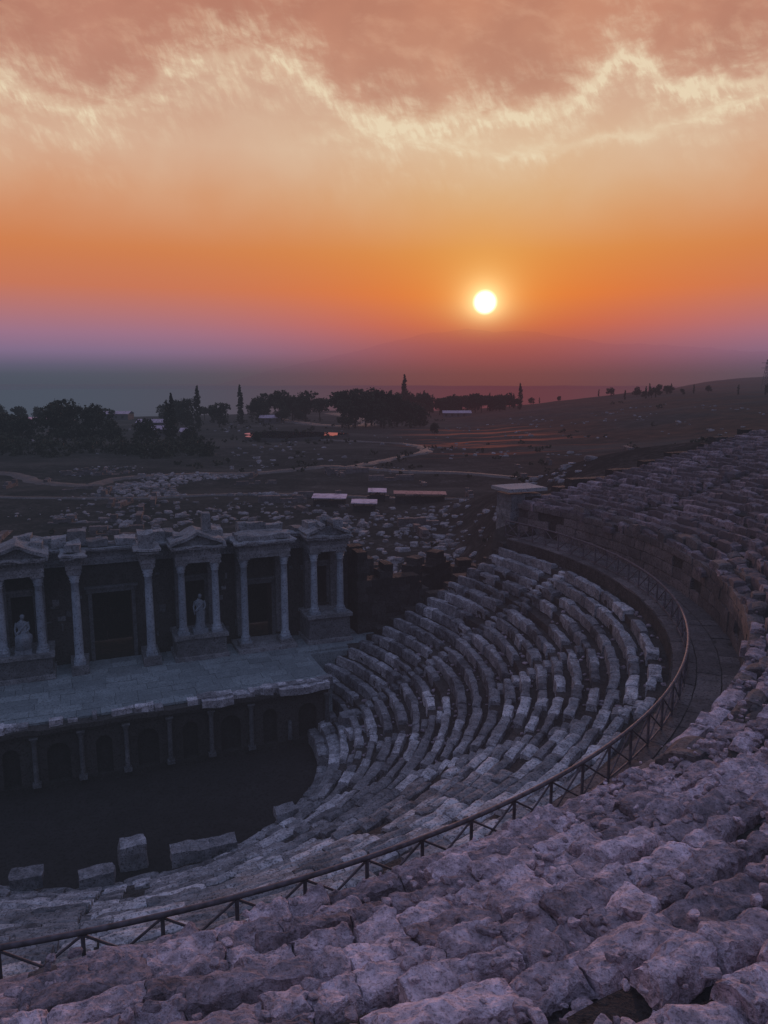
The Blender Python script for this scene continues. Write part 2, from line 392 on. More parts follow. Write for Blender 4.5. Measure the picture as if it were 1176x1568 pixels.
for k,(ra,rb) in enumerate(((26.25,27.1),(27.12,27.95),(27.97,28.75))):
    p=endlow(26)
    while p>-math.pi-.2:
        wd=random.uniform(.7,1.4)/27;B.append([ra,rb,p-wd+.0006,p,ZD-.2,ZD+.05+random.gauss(0,.012),0,0,random.random(),0]);p-=wd
polar_blocks(a,B,gridbox(4,3,1,False),.02,1.5,2,.02);a.make('diazoma_walkway',m_walk,True)
a=Acc();B=[]
zz=ZD
while zz<ZU-.1:
    p=endup(R_UP)
    while p>-math.pi-.25:
        wd=random.uniform(.7,1.4)/29
        if not(random.random()<.05):B.append([R_UP-.12+random.gauss(0,.02),R_UP+.5,p-wd+.0006,p,zz+.01,min(zz+.58,ZU+.05)-.01,0,0,random.random(),0])
        p-=wd
    zz+=.58
polar_blocks(a,B,gridbox(4,3,3,False),.03,1.5,2,.03);a.make('podium_wall',m_walk,True)
a=Acc();B=[]
p=.06
while p>-math.pi-.06:
    wd=random.uniform(.8,1.5)/10
    if random.random()>.06:
        B.append([9.9,10.55,p-wd+.002,p,-20.8,-19.75+random.gauss(0,.05),random.gauss(0,.04),random.gauss(0,.04),random.random()*.6,0])
    B.append([10.5,11.3,p-wd+.03,p+.03,-20.8,-19.45+random.gauss(0,.04),random.gauss(0,.04),random.gauss(0,.04),random.random(),0]);p-=wd
polar_blocks(a,B,TM,.06,1.6,3,.06);a.make('orchestra_ledge',m_low,False)
a=Acc()
rr_=np.linspace(0,12,25);pp=np.linspace(0,2*math.pi,73)
R_,P_=np.meshgrid(rr_,pp,indexing='ij');x_,y_=W(R_*np.cos(P_),R_*np.sin(P_))
V=np.stack([x_,y_,-20.6+0*x_],-1).reshape(-1,3);V[:,2]+=.06*vn(V*.6,3);i,j=np.meshgrid(np.arange(24),np.arange(72),indexing='ij');q=(i*73+j).ravel()
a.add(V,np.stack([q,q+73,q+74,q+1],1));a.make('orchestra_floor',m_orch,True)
a=Acc()
for (s_,t_,z_,l_,w_,h_) in ((-.9,-8.2,-20.6,1.1,.7,1.2),(1.0,-10.2,-19.6,1.6,.8,.6),(2.6,-10.0,-19.6,1.2,.7,.5),(-2.5,-10.5,-19.5,1.3,.8,.5),(-5,-9.4,-19.6,1.2,.7,.5),(5.8,-8.6,-19.6,1.0,.6,.5),(11.2,-3.0,-19.4,1.3,.8,.6),(11.4,-1.4,-19.4,1.0,.8,.8),(11.6,-5.0,-19.4,.8,.9,.5)):
    a.box(s_,s_+l_,t_,t_+w_,z_,z_+h_,random.random()*.5,.1,1.4,TM)
a.make('fallen_marble_blocks',m_low,False)
a=Acc();npst=72;e0=endlow(R_RAIL)+.03
ps=np.linspace(e0,-math.pi-e0,npst)
def RP(p,z,r=R_RAIL):
    x,y=W(r*math.cos(p),r*math.sin(p));return (x,y,z)
for k in range(npst):
    a.tube(RP(ps[k],ZD),RP(ps[k],ZD+1.15),.04,seg=6)
    if k<npst-1:
        q=ps[k+1];n_=3
        for jx in range(n_):
            pa=ps[k]+(q-ps[k])*jx/n_;pb=ps[k]+(q-ps[k])*(jx+1)/n_
            a.tube(RP(pa,ZD+1.15),RP(pb,ZD+1.15),.055)
        a.tube(RP(ps[k],ZD+.15),RP(q,ZD+.15),.03)
        a.tube(RP(ps[k],ZD+.15),RP(q,ZD+1.1),.026);a.tube(RP(q,ZD+.15),RP(ps[k],ZD+1.1),.026)
a.make('metal_railing',m_rail,True)
# ---------------------------------------------------------------- stage
ZS=-17.0
st=bpy.data.objects.new('stage_platform',None);sc.collection.objects.link(st)
a=Acc()
a.box(-11.2,11.2,1.2,5.3,-21,ZS-.14,.4);a.box(-16.8,16.8,5.32,9.2,-21,ZS-.14,.4)
a.box(11.2,11.45,.62,5.3,-21,ZS-.02,.4,.03,1.,T322);a.box(-11.45,-11.2,.62,5.3,-21,ZS-.02,.4,.03,1.,T322)
for ti in range(10):
    t0=.62+ti*.83
    lim=11.2 if t0<5.0 else 16.7
    s0=-lim-random.random()
    while s0<lim:
        l=random.uniform(.9,1.9);a.box(max(s0,-lim),min(s0+l-.02,lim),t0,t0+.81,ZS-.13,ZS+random.uniform(-.015,.015),random.random(),.012,1.,T322);s0+=l
a.make('pavement_slabs',m_stage,False,st)
a=Acc()
a.box(-11,11,.35,.9,-20.7,-20.25,.4,.02,1.,T322);a.box(-11,11,.75,1.15,-20.25,-17.45,.1)
nb=10;bw=22/nb
def arch(acc,c,wd,z0,z1,ow,oh,t0,t1,tone):
    acc.box(c-wd/2,c-ow/2,t0,t1,z0,z1,tone);acc.box(c+ow/2,c+wd/2,t0,t1,z0,z1,tone)
    R=ow/2;zc=z0+oh-R;n=10
    for i in range(n):
        a0=math.pi*i/n;a1=math.pi*(i+1)/n
        xs=[c+R*math.cos(a0),c+R*math.cos(a1)];zs=[zc+R*math.sin(a0),zc+R*math.sin(a1)]
        P=[]
        for tt in (t0,t1):
            for (X,Z) in ((xs[0],zs[0]),(xs[1],zs[1]),(xs[1],z1),(xs[0],z1)):
                x,y=W(X,tt);P.append((x,y,Z))
        acc.add(P,[(0,1,2,3),(4,5,6,7),(0,1,5,4)],tone)
for k in range(nb):
    c=-11+bw*(k+.5);arch(a,c,bw,-20.25,-17.6,1.1 if k%2 else .8,2.1,.4,.72,.6+random.random()*.8)
a.box(-11.1,11.1,.2,.95,-17.6,-17.4,1.,.03,1.2,gridbox(40,2,1));a.box(-11.2,11.2,.02,.95,-17.4,-17.14,1.2,.05,1.2,gridbox(60,2,1))
a.make('pulpitum_front_wall',m_wall,False,st)
a=Acc()
for k in range(nb+1):
    c=-11+bw*k
    if k in (2,9): 
        a.lathe(c,.22,[(.16,-20.05),(.13,-19.9),(.12,-19.0),(.02,-18.9)],10,-.3);continue
    a.box(c-.2,c+.2,.05,.4,-20.25,-20.05,.0)
    a.lathe(c,.22,[(.16,-20.05),(.13,-19.9),(.12,-18.0),(.13,-17.95),(.2,-17.65)],10,-.1);a.box(c-.2,c+.2,.03,.4,-17.65,-17.59,.2)
a.make('pulpitum_colonnettes',m_fac,True,st)
a=Acc()
for i in range(60):
    s_=random.choice([random.uniform(4,10.6),random.uniform(-11,10.6)]);l=random.uniform(.2,1.1)
    a.box(s_,s_+l,.0+random.uniform(0,.3),.5+random.uniform(0,.3),ZS-.2,ZS+random.uniform(.03,.28),random.random(),.06,1.6,T322)
a.box(8.2,11.1,-.25,.7,-17.3,-16.86,.6,.08,1.2,TM);a.box(3.9,5.6,-.2,.6,-17.3,-16.88,.6,.08,1.2,TM)
a.make('broken_edge_blocks',m_low,False,st)
fc=bpy.data.objects.new('stage_facade',None);sc.collection.objects.link(fc)
cols=Acc();ent=Acc();pod=Acc()
def column(c,tt,z0,z1,R=.235):
    cols.box(c-.34,c+.34,tt-.34,tt+.34,z0,z0+.14,.2)
    h=z1-z0
    pr=[(.32,z0+.14),(.345,z0+.2),(.31,z0+.26),(.28,z0+.3),(.31,z0+.35),(.28,z0+.4),(R+.01,z0+.44)]
    for k in range(7):
        f=k/6.;pr.append((R*(1-.15*f**1.6),z0+.47+(h-.47-.64)*f))
    zc=z1-.62;pr+=[(R-.0,zc),(R+.01,zc+.05),(R-.03,zc+.09),(R+.06,zc+.24),(R+.0,zc+.26),(R+.1,zc+.42),(R+.05,zc+.44),(R+.13,zc+.52)]
    cols.lathe(c,tt,pr,16,random.random()*.8)
    ent.box(c-.36,c+.36,tt-.36,tt+.36,z1-.1,z1,.5,.02,2,T322)
def entab(s0,s1,t0,t1,z):
    tm=gridbox(8,3,1)
    ent.box(s0,s1,t0,t1,z,z+.22,.5,.02,1.2,tm);ent.box(s0-.04,s1+.04,t0-.04,t1,z+.222,z+.45,.6,.02,1.2,tm)
    ent.box(s0-.0,s1+.0,t0,t1,z+.452,z+.74,.2,.03,1.2,tm)
    k=s0-.1
    while k<s1+.05:
        if random.random()>.12: ent.box(k,k+.11,t0-.16,t0-.001,z+.742,z+.85,.5)
        k+=.22
    ent.box(s0-.1,s1+.1,t0-.05,t1,z+.744,z+.86,.2)
    ent.box(s0-.26,s1+.26,t0-.28,t1,z+.862,z+.98,.6,.05,1.8,tm);ent.box(s0-.34,s1+.34,t0-.36,t1,z+.982,z+1.1,.9,.1,1.9,gridbox(18,4,1))
def pediment(s0,s1,t0,t1,z,h,broken=False):
    c=(s0+s1)/2
    for sg in (-1,1):
        e=s0-.3 if sg<0 else s1+.3
        n=6
        for k in range(n):
            if broken and (k==n-1 or (sg<0 and k==3)): continue
            xa=e+(c-e)*k/n;xb=e+(c-e)*(k+1)/n;za=z+h*k/n;zb=z+h*(k+1)/n
            P=[]
            for tt in (t0-.3,t1):
                for X,Z in ((xa,za),(xb,zb),(xb,zb+.2),(xa,za+.2)):
                    x,y=W(X,tt);P.append((x,y,Z))
            ent.add(disp(np.array(P),.06,1.5),[(0,1,2,3),(4,5,6,7),(3,2,6,7),(0,1,5,4)],.7)
    P=[]
    for X,Z in ((s0,z),(s1,z),(c,z+h),(c,z+h)):
        x,y=W(X,t0+.05);P.append((x,y,Z))
    ent.add(P,[(0,1,2,3)],.2)
COLTOP=ZS+6.1
tm84=gridbox(10,6,4)
for sg in (-1,1):
    X=lambda a,b:(min(sg*a,sg*b),max(sg*a,sg*b))
    for (ca,cb,pz,ped) in ((4.0,6.05,1.55,True),(12.45,14.25,1.9,True),(7.85,10.45,.55,False)):
        s0,s1=X(ca-.5,cb+.5)
        pod.box(s0-.12,s1+.12,6.55,9,ZS,ZS+.25,.7,.04,1.2,tm84)
        if pz>1:
            pod.box(s0,s1,6.75,9,ZS+.25,ZS+pz-.22,.1,.03,1.2,tm84);pod.box(s0-.12,s1+.12,6.6,9,ZS+pz-.218,ZS+pz,.6,.05,1.4,tm84)
        else:
            for c in X(ca,cb): pod.box(c-.42,c+.42,6.8,8,ZS+.25,ZS+pz,.5,.03,1.2,T322)
        for c in X(ca,cb):
            column(c,7.25,ZS+pz,COLTOP)
            pod.box(c-.24,c+.24,8.55,9.02,ZS+pz,COLTOP,.1)
        s0,s1=X(ca-.32,cb+.32)
        entab(s0,s1,6.88,9.0,COLTOP)
        if ped: pediment(s0,s1,6.88,9,COLTOP+1.1,.62,ca>10)
        else:
            ent.box(s0,s1,6.8,8.9,COLTOP+1.1,COLTOP+1.4,.5,.14,1.3,tm84)
        for c in X(ca,cb):
            if random.random()<.8: ent.box(c-.34,c+.34,7.6,8.7,COLTOP+1.1,COLTOP+1.1+random.uniform(.4,.9),.6,.12,1.3,T322)
    c=sg*2.05
    pod.box(c-.5,c+.5,6.6,8.9,ZS,ZS+.55,.4,.04,1.2,tm84)
    column(c,7.15,ZS+.55,COLTOP,.25)
    entab(c-.4,c+.4,6.8,9.,COLTOP)
    ent.box(c-.4,c+.4,7.2,8.6,COLTOP+1.1,COLTOP+1.1+(.9 if sg>0 else .5),.6,.12,1.3,T322)
ent.box(5.45,5.95,7.6,8.2,COLTOP+1.8,COLTOP+2.9,.6,.05,1.2,TM)
wall=Acc()
ops=[(-13.35,1.0,2.6,2.1),(-9.15,1.7,3.9,0),(-5.02,1.2,2.9,1.6),(0,2.3,4.3,0),(5.02,1.2,2.9,1.6),(9.15,1.7,3.9,0),(13.35,1.0,2.6,2.1)]
x0=-15.4
for (c,wd,oh,sill) in ops+[(16.5,0,0,0)]:
    e=c-wd/2 if wd else 15.4
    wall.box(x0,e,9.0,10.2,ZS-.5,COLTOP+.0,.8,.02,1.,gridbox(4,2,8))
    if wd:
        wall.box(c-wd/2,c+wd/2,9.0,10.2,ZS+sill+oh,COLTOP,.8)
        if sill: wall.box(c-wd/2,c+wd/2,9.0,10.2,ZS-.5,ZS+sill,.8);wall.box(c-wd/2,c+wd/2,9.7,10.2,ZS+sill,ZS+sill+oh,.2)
        pod.box(c-wd/2-.22,c-wd/2+.0,8.85,9.05,ZS+sill,ZS+sill+oh,-.2);pod.box(c+wd/2,c+wd/2+.22,8.85,9.05,ZS+sill,ZS+sill+oh,-.2)
        pod.box(c-wd/2-.3,c+wd/2+.3,8.8,9.04,ZS+sill+oh,ZS+sill+oh+.28,-.2);pod.box(c-wd/2-.4,c+wd/2+.4,8.7,9.04,ZS+sill+oh+.282,ZS+sill+oh+.4,.0)
    x0=c+wd/2
entab(-15.4,15.4,8.75,10.0,COLTOP-.003)
s0=-15.4
while s0<15.2:
    l=random.uniform(.4,1.3);h=max(.05,random.gauss(.35,.3))
    if random.random()<.75: ent.box(s0,s0+l-.02,8.9+random.uniform(-.2,.3),9.9,COLTOP+1.1,COLTOP+1.1+h,random.random(),.1,1.4,T322)
    s0+=l
for i in range(120):
    c=random.uniform(-15,15)
    if any(abs(c-o_[0])<o_[1]/2+.6 for o_ in ops): continue
    wz=random.uniform(.1,.5);z0=ZS+random.uniform(.6,5.3);pod.box(c-wz/2,c+wz/2,8.93,9.03,z0,z0+random.uniform(.1,.5),random.random()*.6-.3,.04,2,T322)
cols.make('columns',m_col,True,fc);ent.make('entablature',m_fac,False,fc);pod.make('podiums_and_door_frames',m_fac,False,fc);wall.make('back_wall',m_wall,False,fc)
a=Acc();masonry(a,(-15,15),(15.4,15),.8,ZS-.6,lambda f:ZS+4.5+1.2*math.sin(f*23),.6,1.2);a.box(-15.2,15.2,10.25,15,ZS+4.6,ZS+4.9,.2)
a.make('rear_wall',m_wall,False,fc)
def statue(name,cs,ct,z0,H,seated=False):
    a=Acc();k=H/1.9;x0,y0=W(cs,ct)
    sec=[(0,.30,.24),(.08,.29,.23),(.35,.24,.19),(.7,.23,.18),(.95,.25,.19),(1.1,.21,.16),(1.22,.19,.14),(1.38,.24,.16),(1.5,.25,.15),(1.58,.17,.12),(1.62,.075,.07),(1.68,.065,.065)]
    if seated: sec=[(0,.36,.30),(.3,.36,.34),(.62,.38,.42),(.72,.34,.38),(.78,.24,.18),(.95,.2,.15),(1.15,.25,.16),(1.28,.25,.15),(1.36,.15,.11),(1.4,.075,.07),(1.46,.065,.065)]
    n=28;an=np.linspace(0,2*math.pi,n,endpoint=False);V=[]
    for h,rx,ry in sec:
        fold=1+.09*np.sin(an*7+h*2)*(1 if h<1.1 else .3)
        lean=.05*math.sin(h*2.2);fy=-.14*(seated and .2<h<.75)
        X=rx*np.cos(an)*fold+lean;Y=ry*np.sin(an)*fold+fy
        V.append(np.stack([x0+k*(X*CA-Y*SA),y0+k*(X*SA+Y*CA),z0+k*h+0*X],1))
    V=np.array(V);i=np.arange(len(sec)-1)[:,None]*n;j=np.arange(n)[None];q=(j+1)%n
    T_=-.5
    a.add(V,np.stack([i+j,i+q,i+n+q,i+n+j],-1),T_)
    def pt(X,Y,Z):return (x0+k*(X*CA-Y*SA),y0+k*(X*SA+Y*CA),z0+k*Z)
    hz=sec[-1][0]
    c=pt(.05,0,hz+.1)
    a.lathe(c[0],c[1],[(.001*k,c[2]-.13*k),(.06*k,c[2]-.11*k),(.085*k,c[2]-.04*k),(.1*k,c[2]+.03*k),(.09*k,c[2]+.09*k),(.05*k,c[2]+.13*k),(.001,c[2]+.145*k)],14,T_,local=False,ell=1.12)
    a.tube(pt(.05,-.13,hz+.09),pt(.05,-.09,hz+.05),.012*k,.02*k,6,T_)
    sh=hz-.16
    a.tube(pt(.26,0,sh),pt(.31,-.04,sh-.3),.065*k,.055*k,8,T_);a.tube(pt(.31,-.04,sh-.3),pt(.2,-.22,sh-.42),.055*k,.04*k,8,T_);a.tube(pt(.2,-.22,sh-.42),pt(.15,-.26,sh-.4),.045*k,.02*k,6,T_)
    a.tube(pt(-.22,0,sh),pt(-.3,.0,sh-.32),.065*k,.055*k,8,T_);a.tube(pt(-.3,0,sh-.32),pt(-.27,-.1,sh-.6),.05*k,.038*k,8,T_);a.tube(pt(-.27,-.1,sh-.6),pt(-.26,-.12,sh-.7),.045*k,.02*k,6,T_)
    a.tube(pt(.2,-.12,sh-.05),pt(-.22,-.16,sh-.5),.05*k,.07*k,8,T_)
    a.box(cs-.45,cs+.45,ct-.38,ct+.38,z0-.25,z0,-.4,.01,1,T322)
    return a.make(name,m_col,True)
statue('draped_statue',5.02,7.3,ZS+1.8,2.2);statue('seated_statue',-5.02,7.3,ZS+1.8,2.3,True)
# ---------------------------------------------------------------- ruins beside the stage
a=Acc()
masonry(a,(15.6,8.2),(21.5,8.2),1.2,ZS-.8,lambda f:ZS+5.6-3.0*f+.5*math.sin(f*19),.5,.9,.04)
masonry(a,(16.2,9.5),(16.2,15),1.0,ZS-.8,lambda f:ZS+6-2*f,.5,.9,.04)
masonry(a,(20.5,10.5),(25,13.0),1.,ZS-.8,lambda f:ZS+3.4+.8*math.sin(f*11),.5,.9,.05)
masonry(a,(19,16),(29,14.5),1.,ZS-.8,lambda f:ZS+2.+.9*math.sin(f*17),.5,.9,.05)
a.make('ruined_side_wall',m_wall,False)
a=Acc()
for sg in (1,-1):
    fx=(lambda f:f) if sg>0 else (lambda f:1-f)
    A_=(13.5,5.6) if sg>0 else (-28,5.6);B_=(28,5.6) if sg>0 else (-13.5,5.6)
    masonry(a,A_,B_,.8,-19,lambda f:ZL+DZL*((13.5+14.5*fx(f)-RI)/DRL)+.1,.5,1.1,.01)
    A_=(28.6,7.9) if sg>0 else (-50,7.9);B_=(50,7.9) if sg>0 else (-28.6,7.9)
    masonry(a,A_,B_,.9,-17.6,lambda f:float(zup(29.6+20.6*fx(f),np.array(.15)))+.0+.15*math.sin(f*40),.55,1.2,.01)
a.make('retaining_wall',m_wall,False)
a=Acc();masonry(a,(27.4,8.6),(30.0,8.6),2.0,-13.,lambda f:-7.8,.55,1.1,.0);a.box(27.1,30.3,7.3,9.9,-7.85,-7.6,1.6,.03,1,T322)
a.make('corner_pier',m_fac,False)
a=Acc()
for i in range(60):
    p=random.uniform(-1.2,.22);r=R_UP+random.uniform(-.1,1.2);wd=random.uniform(.5,1.4)/r;h=random.uniform(.2,.6)
    polar_blocks(a,[[r,r+random.uniform(.4,.8),p-wd,p,ZU-.3,ZU+h,random.gauss(0,.1),random.gauss(0,.1),random.random(),0]],TM,.05,1.6,3,.05)
a.make('podium_edge_blocks',m_walk,False)
# ---------------------------------------------------------------- terrain
def plain(x,y):
    z=-17.6+0*x
    z=z+12*ss(x,18,170)*(1-.25*ss(y,300,900))
    z=z+14*ss(x,150,420)*ss(y,250,800)
    pl=z+.5*vn(np.stack([x*.03,y*.03,0*x],-1),2)+.25*vn(np.stack([x*.11,y*.11,0*x],-1),4)
    edge=430+.0*x+500*ss(x,60,400)
    edge=edge+60*vn(np.stack([x*.006,0*x,0*x],-1),8)
    dd=np.hypot(x,y)
    val=-150+18*vn(np.stack([x*.0012,y*.0012,0*x],-1),6)
    f=ss(dd,edge,edge+500)
    return pl*(1-f)+val*f
def height(x,y):
    s,t_=REL(x,y);r=np.hypot(s,t_);p=np.arctan2(t_,s);p=np.where(p>math.pi/2,p-2*math.pi,p)
    pl=plain(x,y)
    ro=50.
    hill=zup(np.clip(r,28.8,ro),np.minimum(p,.2))-.9+.12*np.maximum(r-ro,0)*(1-ss(r,100,500)*.6)*(t_<10)
    hill=np.minimum(hill,20)
    side_=ss(np.abs(s),24,50)*(s>0)
    hw=1-ss(t_,6,12+55*side_)
    out=pl*(1-hw)+hill*hw
    cav=np.where(r<26.5,ZL+DZL*(r-RI)/DRL-1.2,np.where(r<29,ZD-.6,zup(r,p)-1.0))
    cav=np.where(r<11.5,-21.3,cav)
    inside=(t_<7.4)&(r<50)
    z=np.where(inside,cav,out)
    z=np.where((np.abs(s)<17)&(t_<9.5)&(t_>-2),-21.2,z)
    z=np.where((r<27)&(t_>=5.2),np.minimum(z,-17.9),z)
    return z
rad=np.concatenate([np.arange(0,64,.8),np.geomspace(64,30000,130)]);NA=520
th=np.linspace(0,2*math.pi,NA+1)
R_,T_=np.meshgrid(rad,th,indexing='ij');cx,cy=W(0,0)
x_=cx+R_*np.cos(T_);y_=cy+R_*np.sin(T_)
V=np.stack([x_,y_,height(x_,y_)],-1).reshape(-1,3)
i,j=np.meshgrid(np.arange(len(rad)-1),np.arange(NA),indexing='ij');q=(i*(NA+1)+j).ravel()
a=Acc();a.add(V,np.stack([q,q+NA+1,q+NA+2,q+1],1))
m=bpy.data.materials.new('dry_grass_ground');m.use_nodes=True;t=NT(m.node_tree);b=t.n['Principled BSDF']
g=t.n.new('ShaderNodeNewGeometry').outputs['Position'];X,Y,Z=t.sep(g)
n1=t.noise(g,.02,4,.6);n2=t.noise(g,.2,5,.7);n3=t.noise(g,1.6,3,.7);n4=t.noise(t.comb(t.m('MULTIPLY',X,.3),Y,0.),.0035,6,.7)
c=t.ramp(t.m('ADD',t.m('MULTIPLY',n2,.6),t.m('MULTIPLY',n3,.4)),[(.3,C(.010,.010,.011)),(.5,C(.019,.019,.019)),(.62,C(.042,.040,.042)),(.75,C(.10,.098,.105))])
patchy=t.sm(t.noise(t.comb(t.m('MULTIPLY',X,.35),Y,0.),.03,4,.6),.5,.62)
c=t.mix(t.m('MULTIPLY',patchy,.35),c,C(.08,.074,.072))
brown=t.m('MULTIPLY',t.sm(X,5.,60.),t.sm(n1,.35,.6))
c=t.mix(t.m('MULTIPLY',brown,.85),c,t.ramp(n2,[(.35,C(.020,.012,.009)),(.7,C(.08,.038,.024))]))
# low-sun glints on dry grass, painted into the colour as reddish patches
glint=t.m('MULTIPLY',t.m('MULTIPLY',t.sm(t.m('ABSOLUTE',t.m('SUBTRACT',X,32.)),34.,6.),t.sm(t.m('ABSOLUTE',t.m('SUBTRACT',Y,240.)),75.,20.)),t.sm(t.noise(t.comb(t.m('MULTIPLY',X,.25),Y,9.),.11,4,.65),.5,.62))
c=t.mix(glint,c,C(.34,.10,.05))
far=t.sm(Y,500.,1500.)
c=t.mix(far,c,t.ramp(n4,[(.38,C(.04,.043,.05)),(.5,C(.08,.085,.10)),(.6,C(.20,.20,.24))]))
t.put(b.inputs['Base Color'],c);b.inputs['Roughness'].default_value=1;b.inputs['Specular IOR Level'].default_value=0
bp=t.n.new('ShaderNodeBump');bp.inputs['Strength'].default_value=.4;bp.inputs['Distance'].default_value=.3;t.put(bp.inputs['Height'],t.m('ADD',n2,n3));t.l.new(bp.outputs[0],b.inputs['Normal'])
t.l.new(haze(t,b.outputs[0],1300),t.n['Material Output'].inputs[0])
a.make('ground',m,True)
def zg(x,y):return float(height(np.array([float(x)]),np.array([float(y)]))[0])
def path(name,pts,wd):
    P=[np.array(p,float) for p in pts];Q=[]
    for i in range(len(P)-1):
        p0=P[max(i-1,0)];p1=P[i];p2=P[i+1];p3=P[min(i+2,len(P)-1)]
        for k in range(14):
            u=k/14;Q.append(.5*((2*p1)+(-p0+p2)*u+(2*p0-5*p1+4*p2-p3)*u*u+(-p0+3*p1-3*p2+p3)*u**3))
    Q=np.array(Q);T=np.gradient(Q,axis=0);T/=np.linalg.norm(T,axis=1,keepdims=True);Nn=np.stack([-T[:,1],T[:,0]],1)
    n=len(Q);jw=wd/2*(1+.15*np.sin(np.arange(n)*1.3));cols_=[Q+Nn*(jw*f)[:,None] for f in (-1,-.5,0,.5,1)]
    V=np.stack(cols_,1);x_=V[...,0];y_=V[...,1];zz=height(x_,y_)+.22
    zz[:,0]-=.3;zz[:,-1]-=.3
    V=np.stack([x_,y_,zz],-1).reshape(-1,3);i,j=np.meshgrid(np.arange(n-1),np.arange(4),indexing='ij');q=(i*5+j).ravel()
    a=Acc();a.add(V,np.stack([q,q+5,q+6,q+1],1));a.make(name,m_road,True)
path('gravel_path',[(-110,158),(-76,151),(-62,138),(-51.5,132),(-49,141),(-38,145),(-24,151),(-12,163),(-7,163),(2,181),(10,192),(10,210),(2,223),(-20,240)],4.)
path('gravel_path',[(-7,163),(-3.9,160),(4.2,154),(14.4,151),(22.5,145),(36,138),(60,140)],3.2)
path('gravel_path',[(-60,118),(-40,116),(-20,120),(0,118),(20,112)],1.8)
path('country_road',[(-60,400),(-35,330),(-10,300),(-8,345),(-30,440)],9)
P=[];S_=[]
def sc_r(n,xa,xb,ya,yb,sa,sb,clump=.0):
    for i in range(n):
        x=random.uniform(xa,xb);y=random.uniform(ya,yb)
        if clump and float(vn(np.array([x*.07,y*.07,0.]),12))<clump: continue
        s,t_=REL(x,y)
        if t_<16 or (math.hypot(s,t_)<50 and t_<10): continue
        P.append((x,y,zg(x,y)+.05));S_.append(sa+(sb-sa)*random.random()**2)
sc_r(1200,-46,-12,118,146,.2,.7,-.15);sc_r(2200,-90,60,70,165,.12,.5,.1);sc_r(700,-45,8,66,100,.2,.7,.05);sc_r(900,-120,120,165,330,.3,.8,.25);sc_r(500,5,50,60,110,.2,.6,.1)
a=Acc();rocks(a,P,S_,.3,gridbox(2,2,2));a.make('stone_rubble_field',m_rub,False)
a=Acc()
for i in range(46):
    x=random.uniform(-70,35);y=random.uniform(72,160);s,t_=REL(x,y)
    if t_<20: continue
    an=random.choice([0,math.pi/2])+random.gauss(0,.15)-.2;l=random.uniform(3,11);h=random.uniform(.4,1.2)
    z=min(zg(x,y),zg(x+4,y))-.3
    masonry(a,(s,t_),(s+l*math.cos(an),t_+l*math.sin(an)),.7,z,lambda f,z=z,h=h:z+h+.3+.3*math.sin(f*9+h*7),.45,1.1,.12)
a.make('ruined_foundations',m_walk,False)
m_roof=stone('roof_sheet',C(.26,.23,.31),C(.46,.40,.52),.1,.05,.8,spec=.05)
m_roof2=stone('clay_roof_sheet',C(.16,.085,.10),C(.27,.16,.17),.2,.1,.8,spec=.05)
def shelter(x0,x1,y0,y1,h,mt):
    a=Acc();z=zg((x0+x1)/2,(y0+y1)/2)
    def bx(xa,xb,ya,yb,za,zb,mi):
        U,F=T111;a.add(np.stack([xa+(xb-xa)*U[:,0],ya+(yb-ya)*U[:,1],za+(zb-za)*U[:,2]],1),F,.5,mi)
    sk=(x1-x0)*.12
    P=[(x0,y0,z+h),(x1,y0-sk,z+h),(x1,y1-sk,z+h+.1),(x0,y1,z+h+.1),(x0,y0,z+h+.1),(x1,y0-sk,z+h+.1),(x1,y1-sk,z+h+.2),(x0,y1,z+h+.2)]
    a.add(P,[(0,1,2,3),(4,5,6,7),(0,1,5,4),(1,2,6,5),(2,3,7,6),(3,0,4,7)],1.,0)
    for X in (x0+.3,(x0+x1)/2,x1-.3):
        for Y in (y0+.3-sk*.5,y1-.3-sk*.5): bx(X-.06,X+.06,Y-.06,Y+.06,z-.3,z+h+.05,1)
    bx(x0+.3,x1-.3,y0+.5,y0+.7,z-.3,z+h*.75,1)
    a.make('protective_shelter',[mt,m_wall],False)
shelter(-10,-5.2,105,108.5,1.3,m_roof);shelter(-4.4,-.9,101,104,1.3,m_roof);shelter(-2.4,.4,113,116.5,1.5,m_roof);shelter(1.4,9.0,110,112.5,1.5,m_roof2)
def house(x0,y0,w_,d_,h):
    a=Acc();z=zg(x0,y0)-.3
    def bx(xa,xb,ya,yb,za,zb,mi):
        U,F=T111;a.add(np.stack([x0+xa+(xb-xa)*U[:,0],y0+ya+(yb-ya)*U[:,1],z+za+(zb-za)*U[:,2]],1),F,.0,mi)
    bx(0,w_,0,d_,0,h,1)
    P=[(x0-.4,y0-.4,z+h),(x0+w_+.4,y0-.4,z+h),(x0+w_+.4,y0+d_/2,z+h+1.2),(x0-.4,y0+d_/2,z+h+1.2)]
    Q=[(x0-.4,y0+d_+.4,z+h),(x0+w_+.4,y0+d_+.4,z+h),(x0+w_+.4,y0+d_/2,z+h+1.2),(x0-.4,y0+d_/2,z+h+1.2)]
    a.add(P,[(0,1,2,3)],.2,0);a.add(Q,[(0,1,2,3)],.2,0)
    for k in range(int(w_//3)):
        bx(1+k*3,2+k*3,-.06,-.005,1.,2.2,2)
    a.make('low_building',[m_roof,m_walk,m_wall],False)
house(-96,300,14,7,2.6);house(-78,258,7,5,2.6);house(-66,250,4,4,2.4);house(30,392,14,7,2.6);house(-135,360,16,9,3);house(-53,330,9,6,2.6)
